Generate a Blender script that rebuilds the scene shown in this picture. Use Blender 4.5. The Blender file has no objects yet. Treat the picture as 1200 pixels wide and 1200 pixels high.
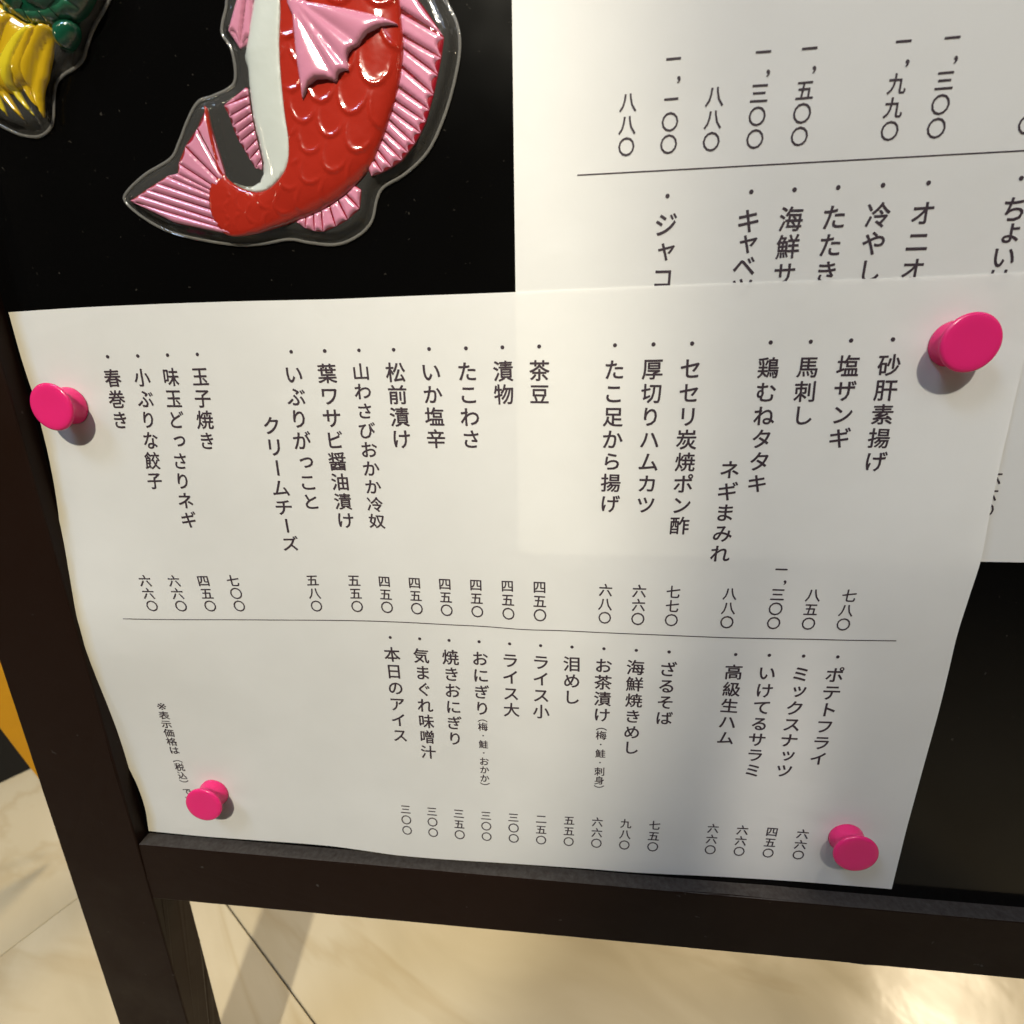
import bpy, bmesh, math, random, json
import numpy as np
from mathutils import Matrix, Vector
from mathutils.geometry import delaunay_2d_cdt
random.seed(4)
DATA = json.loads('{"yellow":[[-0.2234,0.075,-0.0879],[-0.2457,0.0683,-0.1352],[-0.2406,0.0698,-0.2065],[-0.2362,0.0712,-0.2858],[-0.2315,0.0725,-0.3694],[-0.2301,0.073,-0.3972],[-0.2003,0.0819,-0.3383],[-0.1362,0.1012,-0.0978]],"cam":{"f":576.7846969169424,"C":[174.06233362395557,-24.173784823478222,151.9192474478753],"R":[[0.9953843220781947,-0.015362710897175383,-0.09473140173576262],[0.010066204013503064,-0.9649457044559233,0.2622564755898694],[-0.09543962959741187,-0.2619995697819961,-0.9603371816900339]]},"tab":[[[-0.52,-1.47,0.45],[0.77,-1.05,0.45],[1.62,-0.73,0.45],[1.68,-0.57,0.45],[1.23,-0.48,0.46],[0.57,-0.47,0.46],[-0.06,-0.5,0.46],[-0.48,-0.63,0.46],[-0.66,-0.73,0.46],[-0.72,-0.62,0.46],[-0.64,-0.54,0.46],[-0.4,-0.49,0.46],[-0.24,-0.41,0.46],[-0.12,-0.22,0.45],[0.02,-0.11,0.45],[0.06,-0.01,0.45],[-0.02,0.09,0.46],[-0.14,0.13,0.47],[-0.28,0.03,0.49],[-0.4,-0.0,0.52],[-0.27,0.05,0.56],[0.24,0.22,0.59],[0.95,0.43,0.61]],[[-0.36,-1.01,0.45],[1.26,-0.56,0.45],[2.19,-0.22,0.46],[1.84,-0.17,0.46],[1.12,-0.07,0.46],[0.28,-0.07,0.47],[-0.41,0.0,0.48],[-0.75,0.08,0.48],[-0.75,0.07,0.48],[-0.76,0.01,0.48],[-0.65,-0.01,0.48],[-0.21,0.0,0.47],[-0.11,0.07,0.47],[-0.01,0.08,0.46],[0.22,-0.03,0.46],[0.32,-0.01,0.46],[0.2,-0.03,0.47],[0.09,-0.16,0.49],[-0.05,-0.2,0.54],[-0.32,-0.13,0.62],[-0.29,-0.09,0.71],[0.25,0.1,0.79],[0.99,0.33,0.83]],[[0.48,-0.64,0.46],[1.73,-0.2,0.46],[2.29,0.1,0.46],[1.54,0.14,0.47],[0.44,0.11,0.48],[-0.38,0.07,0.5],[-0.8,0.14,0.51],[-0.89,0.28,0.52],[-0.78,0.38,0.53],[-0.64,0.39,0.53],[-0.37,0.33,0.52],[0.01,0.2,0.5],[0.02,0.09,0.49],[0.08,0.03,0.48],[0.35,-0.04,0.47],[0.52,-0.09,0.47],[0.47,-0.14,0.49],[0.36,-0.23,0.54],[0.2,-0.19,0.65],[0.0,-0.09,0.8],[-0.05,-0.07,0.99],[0.3,0.07,1.17],[0.93,0.3,1.25]],[[0.54,-0.44,0.48],[1.5,-0.05,0.49],[1.6,0.23,0.49],[0.49,0.24,0.5],[-0.69,0.11,0.52],[-1.2,-0.01,0.55],[-1.11,-0.03,0.58],[-0.87,0.08,0.6],[-0.64,0.26,0.61],[-0.42,0.43,0.61],[-0.06,0.44,0.59],[0.36,0.2,0.56],[0.26,0.08,0.53],[0.25,0.02,0.5],[0.48,-0.04,0.49],[0.7,-0.13,0.49],[0.73,-0.15,0.53],[0.64,-0.1,0.62],[0.5,0.04,0.81],[0.4,0.15,1.09],[0.16,0.06,1.44],[0.21,0.19,1.75],[0.62,0.42,1.9]],[[0.08,-0.39,0.6],[0.54,-0.08,0.6],[0.06,0.15,0.59],[-1.01,0.2,0.58],[-1.66,0.06,0.6],[-1.63,-0.09,0.64],[-1.12,-0.2,0.68],[-0.61,-0.12,0.72],[-0.35,0.07,0.73],[-0.18,0.13,0.72],[0.11,0.27,0.69],[0.38,0.26,0.64],[0.33,0.24,0.58],[0.31,0.2,0.54],[0.54,0.07,0.51],[0.86,-0.13,0.51],[0.85,-0.09,0.57],[0.81,0.08,0.72],[0.68,0.25,1.01],[0.44,0.3,1.45],[0.1,0.29,1.99],[-0.04,0.51,2.47],[0.2,0.77,2.72]],[[-0.98,-0.36,0.95],[-0.64,-0.15,0.93],[-1.11,0.02,0.85],[-1.84,0.09,0.78],[-2.04,0.07,0.75],[-1.55,0.06,0.77],[-0.79,0.06,0.81],[-0.12,0.31,0.86],[0.07,0.38,0.89],[0.05,-0.03,0.87],[0.15,0.28,0.82],[0.23,0.48,0.74],[0.2,0.53,0.66],[0.21,0.47,0.59],[0.42,0.27,0.54],[0.78,-0.03,0.54],[0.65,0.06,0.61],[0.65,0.25,0.81],[0.5,0.44,1.2],[0.18,0.59,1.8],[-0.16,0.77,2.52],[-0.26,1.05,3.17],[0.01,1.32,3.5]],[[-2.22,-0.13,1.75],[-1.39,-0.04,1.67],[-1.39,0.03,1.43],[-1.65,0.13,1.17],[-1.55,0.26,1.0],[-0.99,0.45,0.94],[-0.24,0.75,0.96],[0.37,1.22,1.01],[0.54,1.16,1.04],[0.38,0.7,1.01],[0.24,0.76,0.94],[0.13,0.88,0.84],[0.06,0.87,0.73],[0.1,0.68,0.63],[0.28,0.42,0.57],[0.42,0.24,0.56],[0.41,0.27,0.64],[0.4,0.4,0.87],[0.2,0.64,1.32],[-0.19,0.94,2.01],[-0.58,1.27,2.85],[-0.49,1.64,3.6],[0.33,1.93,3.98]],[[-2.28,0.48,2.99],[-0.78,0.44,2.8],[-0.65,0.36,2.31],[-0.65,0.42,1.75],[-0.44,0.61,1.33],[-0.1,0.89,1.13],[0.42,1.31,1.09],[0.84,1.79,1.12],[0.98,1.93,1.14],[0.75,1.66,1.11],[0.39,1.4,1.02],[0.15,1.27,0.9],[0.0,1.09,0.77],[0.06,0.76,0.66],[0.2,0.43,0.59],[0.3,0.36,0.57],[0.34,0.37,0.65],[0.29,0.42,0.87],[0.01,0.73,1.32],[-0.5,1.16,2.0],[-1.13,1.59,2.84],[-1.27,2.08,3.58],[-0.34,2.39,3.96]],[[-1.2,1.39,4.14],[1.21,1.24,3.85],[0.91,0.98,3.11],[0.8,0.9,2.26],[0.83,1.01,1.61],[0.83,1.2,1.26],[1.03,1.56,1.14],[1.09,1.93,1.14],[1.17,2.16,1.15],[1.04,2.05,1.12],[0.6,1.65,1.03],[0.38,1.33,0.91],[0.26,0.58,0.78],[0.2,0.56,0.66],[0.26,0.29,0.59],[0.35,0.18,0.56],[0.4,0.13,0.62],[0.34,0.15,0.81],[0.04,0.55,1.19],[-0.45,1.08,1.78],[-1.31,1.56,2.5],[-2.01,2.2,3.14],[-0.66,2.53,3.46]],[[-0.83,2.12,4.44],[1.58,1.98,4.12],[2.19,1.64,3.31],[2.01,1.36,2.37],[1.81,1.26,1.65],[1.64,1.35,1.24],[1.53,1.55,1.09],[1.38,1.75,1.07],[1.38,1.9,1.08],[1.23,1.81,1.04],[0.88,1.56,0.97],[0.61,1.39,0.86],[0.47,0.86,0.74],[0.4,0.54,0.64],[0.39,0.31,0.57],[0.45,0.01,0.54],[0.49,-0.17,0.58],[0.44,-0.1,0.72],[0.18,0.26,1.0],[-0.16,0.74,1.44],[-0.79,1.29,1.96],[-1.15,1.93,2.44],[0.09,2.32,2.68]],[[-2.22,2.21,3.65],[0.63,2.15,3.39],[2.26,1.85,2.74],[2.59,1.5,1.99],[2.45,1.32,1.4],[2.22,1.32,1.07],[1.99,1.42,0.95],[1.76,1.52,0.93],[1.58,1.55,0.93],[1.31,1.49,0.91],[0.98,1.39,0.85],[0.72,1.28,0.76],[0.57,1.02,0.67],[0.5,0.74,0.6],[0.48,0.55,0.54],[0.5,0.38,0.52],[0.49,0.2,0.54],[0.41,0.1,0.62],[0.18,0.25,0.8],[-0.16,0.59,1.08],[-0.48,1.05,1.41],[-0.26,1.56,1.71],[0.76,1.93,1.87]],[[-3.33,1.7,2.36],[-0.19,1.73,2.21],[2.06,1.56,1.82],[2.72,1.3,1.38],[2.77,1.19,1.03],[2.58,1.21,0.84],[2.29,1.26,0.78],[1.98,1.27,0.77],[1.68,1.2,0.77],[1.32,1.15,0.76],[0.96,1.12,0.72],[0.74,1.08,0.66],[0.62,0.98,0.6],[0.55,0.89,0.55],[0.52,0.84,0.51],[0.49,0.82,0.49],[0.44,0.69,0.5],[0.34,0.47,0.55],[0.13,0.5,0.64],[-0.27,0.68,0.79],[-0.49,0.94,0.98],[0.02,1.31,1.14],[1.02,1.61,1.23]],[[-3.46,1.03,1.3],[-0.53,1.01,1.23],[1.71,0.95,1.06],[2.65,0.92,0.87],[2.87,0.99,0.73],[2.72,1.09,0.66],[2.41,1.15,0.64],[2.03,1.1,0.64],[1.65,0.97,0.65],[1.26,0.87,0.64],[0.91,0.85,0.62],[0.72,0.84,0.58],[0.63,0.86,0.54],[0.56,0.91,0.51],[0.5,0.99,0.49],[0.44,1.05,0.47],[0.36,1.01,0.48],[0.25,0.91,0.5],[0.11,0.94,0.54],[-0.23,1.03,0.61],[-0.53,1.09,0.7],[0.04,1.29,0.78],[1.05,1.47,0.82]],[[-1.72,0.61,0.73],[0.31,0.43,0.71],[1.84,0.41,0.67],[2.65,0.61,0.61],[2.88,0.88,0.58],[2.74,1.09,0.58],[2.39,1.16,0.6],[1.96,1.07,0.62],[1.52,0.9,0.63],[1.14,0.74,0.62],[0.87,0.63,0.6],[0.72,0.59,0.57],[0.64,0.66,0.54],[0.56,0.83,0.51],[0.46,1.0,0.49],[0.34,1.13,0.47],[0.22,1.2,0.47],[0.07,1.27,0.47],[-0.13,1.36,0.49],[-0.43,1.43,0.52],[-0.56,1.42,0.55],[-0.04,1.44,0.58],[0.95,1.48,0.6]],[[0.95,0.62,0.53],[1.83,0.27,0.54],[2.35,0.23,0.55],[2.78,0.6,0.58],[2.9,1.03,0.63],[2.74,1.34,0.7],[2.37,1.42,0.78],[1.9,1.26,0.85],[1.41,1.04,0.89],[1.06,0.79,0.89],[0.86,0.57,0.84],[0.74,0.45,0.77],[0.64,0.5,0.69],[0.53,0.7,0.61],[0.37,0.9,0.55],[0.2,1.05,0.5],[0.04,1.19,0.48],[-0.18,1.41,0.47],[-0.53,1.61,0.47],[-0.89,1.71,0.47],[-0.86,1.7,0.49],[-0.21,1.61,0.5],[0.81,1.54,0.5]],[[2.01,1.06,0.49],[2.5,0.71,0.52],[2.68,0.65,0.59],[2.87,1.0,0.69],[2.93,1.48,0.84],[2.78,1.9,1.04],[2.45,2.01,1.24],[1.98,1.69,1.42],[1.46,1.29,1.53],[1.1,1.01,1.53],[0.92,0.76,1.43],[0.76,0.57,1.25],[0.62,0.51,1.04],[0.47,0.62,0.84],[0.25,0.67,0.69],[0.02,0.7,0.58],[-0.16,0.84,0.51],[-0.4,1.27,0.48],[-0.83,1.58,0.47],[-1.25,1.77,0.46],[-1.14,1.8,0.46],[-0.31,1.67,0.46],[0.77,1.55,0.47]],[[0.92,1.65,0.49],[1.92,1.36,0.54],[2.44,1.27,0.64],[2.7,1.5,0.79],[2.79,1.92,1.02],[2.71,2.33,1.3],[2.45,2.47,1.61],[2.04,1.86,1.87],[1.58,1.0,2.02],[1.2,0.8,2.03],[0.94,0.78,1.88],[0.72,0.7,1.62],[0.53,0.56,1.31],[0.34,0.38,1.03],[0.11,0.18,0.8],[-0.13,-0.03,0.64],[-0.34,0.22,0.54],[-0.61,0.78,0.49],[-0.96,1.24,0.47],[-1.22,1.53,0.46],[-1.0,1.63,0.45],[-0.21,1.56,0.45],[0.83,1.46,0.45]]],"fish":{"shell":[[101.7,119.85],[92.46,113.36],[87.93,98.13],[87.03,83.14],[86.33,72.6],[84.24,67.63],[83.78,65.06],[85.65,61.94],[85.98,56.77],[84.44,53.57],[78.36,51.58],[74.17,50.64],[70.38,46.84],[66.43,41.31],[63.03,37.51],[54.62,34.09],[47.73,29.85],[46.83,27.24],[51.57,23.02],[58.87,19.11],[69.14,16.44],[79.55,14.8],[87.5,14.84],[95.48,15.66],[101.81,14.52],[109.45,13.79],[116.02,15.75],[120.39,19.28],[122.36,24.54],[124.6,27.59],[131.15,30.6],[137.7,35.55],[142.33,42.79],[145.46,50.24],[147.37,57.52],[146.94,62.94],[144.14,68.78],[141.65,78.86],[138.53,90.55],[132.17,103.55],[123.85,114.0],[112.21,120.23]],"body":[[103.14,68.17],[101.64,59.47],[101.04,52.22],[100.89,44.72],[101.11,37.94],[100.18,33.04],[97.76,29.73],[93.49,27.41],[89.19,26.91],[84.53,28.36],[81.51,30.34],[80.11,32.17],[78.96,36.95],[78.27,42.64],[77.97,47.6],[77.53,47.23],[77.66,42.07],[78.14,36.59],[78.28,31.84],[76.16,30.06],[75.19,27.58],[74.71,25.04],[74.74,22.46],[75.77,19.6],[78.38,16.75],[84.58,16.62],[91.71,17.86],[100.61,19.87],[108.94,22.69],[115.99,26.54],[121.75,31.15],[124.75,35.39],[128.38,42.2],[131.47,49.19],[133.17,56.76],[133.35,62.08],[133.14,70.73],[132.28,83.98],[128.59,96.76],[121.43,107.1],[111.83,112.38],[107.87,112.05],[105.02,104.22],[103.96,94.32],[103.38,83.08]],"belly":[[94.81,70.08],[91.06,60.07],[90.83,55.82],[90.62,51.67],[90.62,47.25],[90.71,43.34],[91.38,38.33],[91.73,34.27],[91.31,31.62],[90.03,29.82],[87.87,28.88],[85.37,29.0],[82.25,29.98],[84.23,28.54],[88.84,27.12],[93.27,27.55],[97.55,29.88],[100.18,33.04],[101.11,37.94],[100.89,44.72],[101.04,52.22],[101.64,59.47],[103.14,68.17],[104.43,81.49],[105.0,92.56],[106.05,102.32],[108.85,110.04],[104.28,108.33],[98.78,101.5],[95.8,95.03],[94.79,83.77]],"tail_in":[[80.0,31.55],[68.16,32.33],[61.69,26.26],[65.55,19.57],[76.29,16.72]],"axis":[[117.51,110.41],[120.01,96.91],[119.7,82.84],[118.48,67.9],[116.92,53.77],[112.66,40.81],[106.7,31.21],[97.59,23.79],[88.0,21.88],[79.08,23.33]],"tailB":[[80.41,31.81],[79.8,31.21],[78.85,30.21],[77.75,28.37],[77.31,27.33],[77.15,26.49],[76.88,25.01],[77.0,22.85],[77.56,20.23],[78.76,18.21],[79.82,16.85]],"tailT":[[77.43,47.52],[74.26,43.34],[69.94,39.33],[67.08,35.37],[66.31,32.91],[63.11,32.43],[59.66,30.91],[56.2,29.47],[53.53,28.2],[50.29,26.83],[62.97,20.61]],"tailS":[0.05,0.05,0.05,0.03,0.0,0.02,0.02,0.02,0.02,0],"dorB":[[133.22,72.54],[132.88,65.38],[133.36,60.07],[133.39,57.57],[132.65,53.64],[131.41,49.29],[130.05,46.56],[129.4,44.14],[128.32,42.29],[127.17,39.65],[126.08,37.96],[124.69,35.47],[123.33,33.55],[121.44,31.24]],"dorT":[[133.49,73.19],[143.89,59.19],[143.01,54.97],[141.92,51.41],[140.56,47.25],[139.23,43.95],[138.16,41.36],[136.63,38.94],[134.84,36.51],[132.85,34.65],[131.08,32.96],[128.13,31.51],[125.43,30.44],[122.24,29.58]],"anB":[[99.98,19.73],[102.32,20.28],[104.67,21.03],[107.0,21.78],[109.59,22.72],[112.21,24.08],[114.81,25.42],[117.47,27.56]],"anT":[[99.42,19.33],[101.73,17.73],[104.39,16.86],[106.88,16.66],[110.76,17.79],[114.4,19.35],[118.11,21.93],[119.05,26.46]],"bfB":[[90.24,51.6],[90.2,49.88],[90.24,47.95],[90.29,46.0],[90.45,44.03],[90.62,42.04],[90.88,39.84],[91.14,37.62],[91.5,35.17],[91.43,33.13]],"bfT":[[89.79,51.82],[82.85,48.18],[83.86,45.58],[84.45,43.37],[85.09,41.35],[85.76,39.51],[87.11,37.22],[88.05,35.34],[89.41,33.02],[91.08,32.53]],"pelB":[[92.09,73.9],[93.91,73.77],[95.49,73.65]],"pelT":[[86.96,64.48],[89.54,60.28],[93.32,61.68]],"pecO":[105.3,69.1],"pecT":[[106.5,46.87],[116.02,49.96],[119.63,52.09],[122.61,57.21],[132.6,61.71]],"pecN":[[109.39,53.1],[116.78,52.63],[118.34,56.62],[126.06,61.14]],"pecL":[[105.23,67.07],[106.41,64.41],[105.99,56.54]],"pecU":[[127.97,63.06],[119.49,65.02],[110.92,66.66]]},"turtle":{"shell":[[60.11,81.72],[55.21,76.67],[51.53,72.88],[47.57,69.22],[44.54,65.41],[42.47,62.44],[39.66,60.66],[35.9,59.31],[33.03,57.5],[31.46,54.77],[29.59,49.13],[27.17,46.34],[23.27,45.08],[18.55,45.76],[14.89,47.23],[10.89,49.35],[2.71,53.79],[-2.19,63.31],[0.68,74.95],[4.72,89.6],[14.02,101.18],[28.25,106.68],[44.65,105.22],[57.22,99.16],[62.16,90.3]],"cara":[[22.1,75.76],[25.09,74.08],[29.07,70.67],[32.77,68.75],[37.1,68.08],[40.93,68.37],[46.78,69.8],[51.94,74.48],[54.68,81.31],[52.71,89.13],[43.46,94.07],[31.83,95.06],[20.99,91.73],[16.41,84.27],[17.68,79.17]],"foot":[[39.19,68.68],[42.2,69.59],[44.99,68.84],[45.18,66.78],[44.19,64.97],[41.9,63.04],[40.11,62.96],[38.82,63.81],[37.96,66.14]],"mass":[[10.51,79.96],[16.62,79.87],[24.26,75.28],[28.25,71.86],[31.98,69.92],[36.33,69.25],[39.59,69.21],[36.91,66.02],[33.33,62.45],[30.16,57.8],[28.27,54.96],[27.02,56.03],[24.4,55.19],[21.25,54.39],[17.93,55.58],[12.78,56.1],[8.14,58.18],[5.8,65.21]],"strands":[[[[37.37,68.34],[33.94,63.49],[30.42,58.52],[28.98,53.69],[29.01,48.48]],3.4,0],[[[34.09,68.02],[28.38,64.26],[23.77,59.37],[22.77,54.52],[26.11,49.12]],2.2,1],[[[34.74,67.96],[30.2,62.97],[26.68,58.16],[26.81,53.42],[28.56,50.52]],2.0,0],[[[27.09,71.1],[21.52,64.88],[18.25,56.32],[22.64,48.43]],2.6,0],[[[24.56,72.76],[17.97,65.11],[15.78,56.87],[17.92,49.51]],2.3,1],[[[20.99,74.3],[13.69,66.35],[11.3,57.74],[14.24,50.54]],2.6,0],[[[17.31,75.49],[9.74,68.53],[6.76,60.0],[8.59,52.89]],2.6,0]]}}')
S = bpy.context.scene
COL = S.collection

# ------------------------------------------------------------------ the leaning board's own frame
# board millimetres: origin = top left corner of the lower menu sheet, x right, y up along the board, z out of it
LEAN = math.radians(10)
cl, sl = math.cos(LEAN), math.sin(LEAN)
BF = Matrix(((1, 0, 0, 0), (0, sl, -cl, 0), (0, cl, sl, 0), (0, 0, 0, 1)))
def W(x, y, z=0.0):
    return BF @ Vector((x / 1000, y / 1000, z / 1000))
FLOOR_Z = -0.4274

# ------------------------------------------------------------------ camera
cm = DATA['cam']; R = cm['R']
cam = bpy.data.cameras.new('camera'); co = bpy.data.objects.new('camera', cam); COL.objects.link(co)
rx, dn, fw = Vector(R[0]), Vector(R[1]), Vector(R[2])
M = Matrix.Identity(4)
for i in range(3):
    M[i][0], M[i][1], M[i][2], M[i][3] = rx[i], -dn[i], -fw[i], cm['C'][i] / 1000
co.matrix_world = BF @ M
cam.sensor_width = 36; cam.lens = cm['f'] / 1200 * 36
cam.clip_start = 0.005; cam.clip_end = 50
cam.dof.use_dof = True; cam.dof.focus_distance = 0.165; cam.dof.aperture_fstop = 15
S.camera = co

# ------------------------------------------------------------------ light
wd = bpy.data.worlds.new('World'); S.world = wd; wd.use_nodes = True
bg = wd.node_tree.nodes['Background']
bg.inputs[0].default_value = (0.85, 0.80, 0.75, 1); bg.inputs[1].default_value = 0.022
def lamp(name, pos, aim, size, watts, colr, board=True, spread=180, size_y=None):
    l = bpy.data.lights.new(name, 'AREA'); l.shape = 'RECTANGLE' if size_y else 'DISK'; l.size = size
    if size_y: l.size_y = size_y
    l.energy = watts; l.color = colr; l.spread = math.radians(spread)
    o = bpy.data.objects.new(name, l); COL.objects.link(o)
    p = W(*pos) if board else Vector(pos); a = W(*aim) if board else Vector(aim)
    o.location = p; o.rotation_euler = (a - p).to_track_quat('-Z', 'Y').to_euler()
    return o
WARM = (1.0, 0.84, 0.60)
COOL = (0.62, 0.76, 1.0)
def spot(name, pos, aim, half, blend, watts, colr, radius=0.025):
    l = bpy.data.lights.new(name, 'SPOT'); l.energy = watts; l.color = colr; l.shadow_soft_size = radius
    l.spot_size = math.radians(2 * half); l.spot_blend = blend
    o = bpy.data.objects.new(name, l); COL.objects.link(o); p, a = W(*pos), W(*aim)
    o.location = p; o.rotation_euler = (a - p).to_track_quat('-Z', 'Y').to_euler(); return o
spot('shaped_spot', (100, 980, 1150), (-86, -50, 0), 11.1, 0.15, 100.0, (1.0, 0.925, 0.74), 0.03)  # cone edge shaped to leave the lower right in shade; no object casts it
spot('shaped_spot', (290, 860, 920), (320, 130, 0), 14.0, 0.9, 47.0, (1.0, 0.93, 0.78))  # added spot, lights the upper right that the first cone leaves out
spot('streak_spot', (262, 1500, 500), (251, -172, 0), 0.8, 1.0, 110.0, (1.0, 0.92, 0.80), 0.01)  # added narrow spot that draws the bright streak; no glass reflects here
lamp('cool_area_light', (-850, 1750, 950), (150, -100, 0), 0.50, 17.0, (0.50, 0.68, 1.0), size_y=0.4)
lamp('cool_area_light', (500, 1500, 1300), (200, -100, 0), 1.0, 5.5, (0.56, 0.71, 1.0), size_y=0.6)  # added cool fill for the shaded part of the sheet, not a seen opening
for q in ((1050, 1000, 600), (700, 1300, 900), (-700, 900, 700), (-250, 1100, 600), (250, 1250, 700), (-900, 350, 500), (1250, 500, 650)):
    lamp('shop_lamp', q, (120, 20, 0), 0.045, 0.45, WARM)
lamp('floor_lamp_far', (1.60, 0.86, 1.60), (0.4, 0.0, -0.43), 0.22, 11.0, WARM, board=False)
lamp('ceiling_lamp', (1.0, 1.5, 1.7), (0.45, 0.45, -0.43), 0.35, 8.0, (1.0, 0.83, 0.55), board=False, spread=64)
lamp('cool_area_light', (-1.6, 1.6, 1.0), (-0.3, 0.2, -0.43), 0.6, 3.0, (0.7, 0.8, 1.0), board=False)  # added cool lamp to turn the left floor greyer, not a seen opening
S.view_settings.view_transform = 'Standard'; S.view_settings.look = 'None'
S.view_settings.exposure = 0.0; S.view_settings.gamma = 1.0

# ------------------------------------------------------------------ materials
def mat(name, base, rough=0.5, spec=0.5, **k):
    m = bpy.data.materials.new(name); m.use_nodes = True
    b = m.node_tree.nodes['Principled BSDF']
    b.inputs['Base Color'].default_value = (*base, 1); b.inputs['Roughness'].default_value = rough
    b.inputs['Specular IOR Level'].default_value = spec
    for kk, v in k.items():
        b.inputs[kk.replace('_', ' ')].default_value = v
    return m
def N(m, typ, **k):
    n = m.node_tree.nodes.new(typ)
    for kk, v in k.items(): setattr(n, kk, v)
    return n
def L(m, a, b): m.node_tree.links.new(a, b)
def noise(m, scale, detail=4, rough=0.55, dist=0.0, obj=True):
    tc = N(m, 'ShaderNodeTexCoord'); n = N(m, 'ShaderNodeTexNoise')
    n.inputs['Scale'].default_value = scale; n.inputs['Detail'].default_value = detail
    n.inputs['Roughness'].default_value = rough; n.inputs['Distortion'].default_value = dist
    L(m, tc.outputs['Object'], n.inputs['Vector']); return n
def ramp(m, src, stops):
    r = N(m, 'ShaderNodeValToRGB'); e = r.color_ramp.elements
    while len(e) < len(stops): e.new(0.5)
    for i, (p, c) in enumerate(stops):
        e[i].position = p; e[i].color = (*c, 1) if len(c) == 3 else c
    L(m, src, r.inputs[0]); return r
def bump(m, src, strength, dist, target=None):
    b = N(m, 'ShaderNodeBump'); b.inputs['Strength'].default_value = strength; b.inputs['Distance'].default_value = dist
    L(m, src, b.inputs['Height']); L(m, b.outputs[0], (target or m.node_tree.nodes['Principled BSDF']).inputs['Normal']); return b

def paper_mat():
    m = bpy.data.materials.new('office_paper'); m.use_nodes = True
    nt = m.node_tree; nt.nodes.clear()
    out = N(m, 'ShaderNodeOutputMaterial'); d = N(m, 'ShaderNodeBsdfDiffuse'); t = N(m, 'ShaderNodeBsdfTranslucent')
    g = N(m, 'ShaderNodeBsdfGlossy'); mx = N(m, 'ShaderNodeMixShader'); mg = N(m, 'ShaderNodeMixShader')
    n = noise(m, 26, 5, 0.6); r = ramp(m, n.outputs[0], [(0.3, (0.83, 0.82, 0.785)), (0.7, (0.875, 0.865, 0.83))])
    at = N(m, 'ShaderNodeAttribute', attribute_name='edge_mm'); en = noise(m, 60, 3, 0.6)
    am = N(m, 'ShaderNodeMath', operation='MULTIPLY_ADD'); L(m, en.outputs[0], am.inputs[0]); am.inputs[1].default_value = -4.0; L(m, at.outputs['Fac'], am.inputs[2])
    st = N(m, 'ShaderNodeMapRange'); st.inputs[1].default_value = -1.4; st.inputs[2].default_value = 1.8; st.inputs[3].default_value = 0.55; st.inputs[4].default_value = 0.0; L(m, am.outputs[0], st.inputs[0])
    sm = N(m, 'ShaderNodeMix', data_type='RGBA'); L(m, st.outputs[0], sm.inputs[0]); L(m, r.outputs[0], sm.inputs[6]); sm.inputs[7].default_value = (0.74, 0.62, 0.36, 1)
    L(m, sm.outputs[2], d.inputs[0]); t.inputs[0].default_value = (0.86, 0.85, 0.80, 1)
    g.inputs['Roughness'].default_value = 0.5
    mx.inputs[0].default_value = 0.27; mg.inputs[0].default_value = 0.03
    L(m, d.outputs[0], mx.inputs[1]); L(m, t.outputs[0], mx.inputs[2])
    L(m, mx.outputs[0], mg.inputs[1]); L(m, g.outputs[0], mg.inputs[2]); L(m, mg.outputs[0], out.inputs[0])
    f = noise(m, 900, 3, 0.7); c = noise(m, 34, 3, 0.5, 0.6)
    b1 = N(m, 'ShaderNodeBump'); b1.inputs['Strength'].default_value = 0.4; b1.inputs['Distance'].default_value = 0.00006
    b2 = N(m, 'ShaderNodeBump'); b2.inputs['Strength'].default_value = 0.7; b2.inputs['Distance'].default_value = 0.0005
    L(m, f.outputs[0], b1.inputs['Height']); L(m, c.outputs[0], b2.inputs['Height']); L(m, b1.outputs[0], b2.inputs['Normal'])
    L(m, b2.outputs[0], d.inputs['Normal']); return m
PAPER = paper_mat()
INK = mat('printer_ink', (0.042, 0.028, 0.036), 0.6, 0.25)
def board_mat():
    m = mat('glossy_black_board', (0.0016, 0.0015, 0.0014), 0.10, 0.26)
    b = m.node_tree.nodes['Principled BSDF']
    sp = noise(m, 520, 2, 0.5); r = ramp(m, sp.outputs[0], [(0.715, (0.0016, 0.0015, 0.0014)), (0.78, (0.03, 0.027, 0.022))])
    L(m, r.outputs[0], b.inputs['Base Color'])
    sm = noise(m, 9, 4, 0.6); rr = ramp(m, sm.outputs[0], [(0.3, (0.07,) * 3), (0.75, (0.20,) * 3)])
    L(m, rr.outputs[0], b.inputs['Roughness']); return m
BOARD = board_mat()
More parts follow.
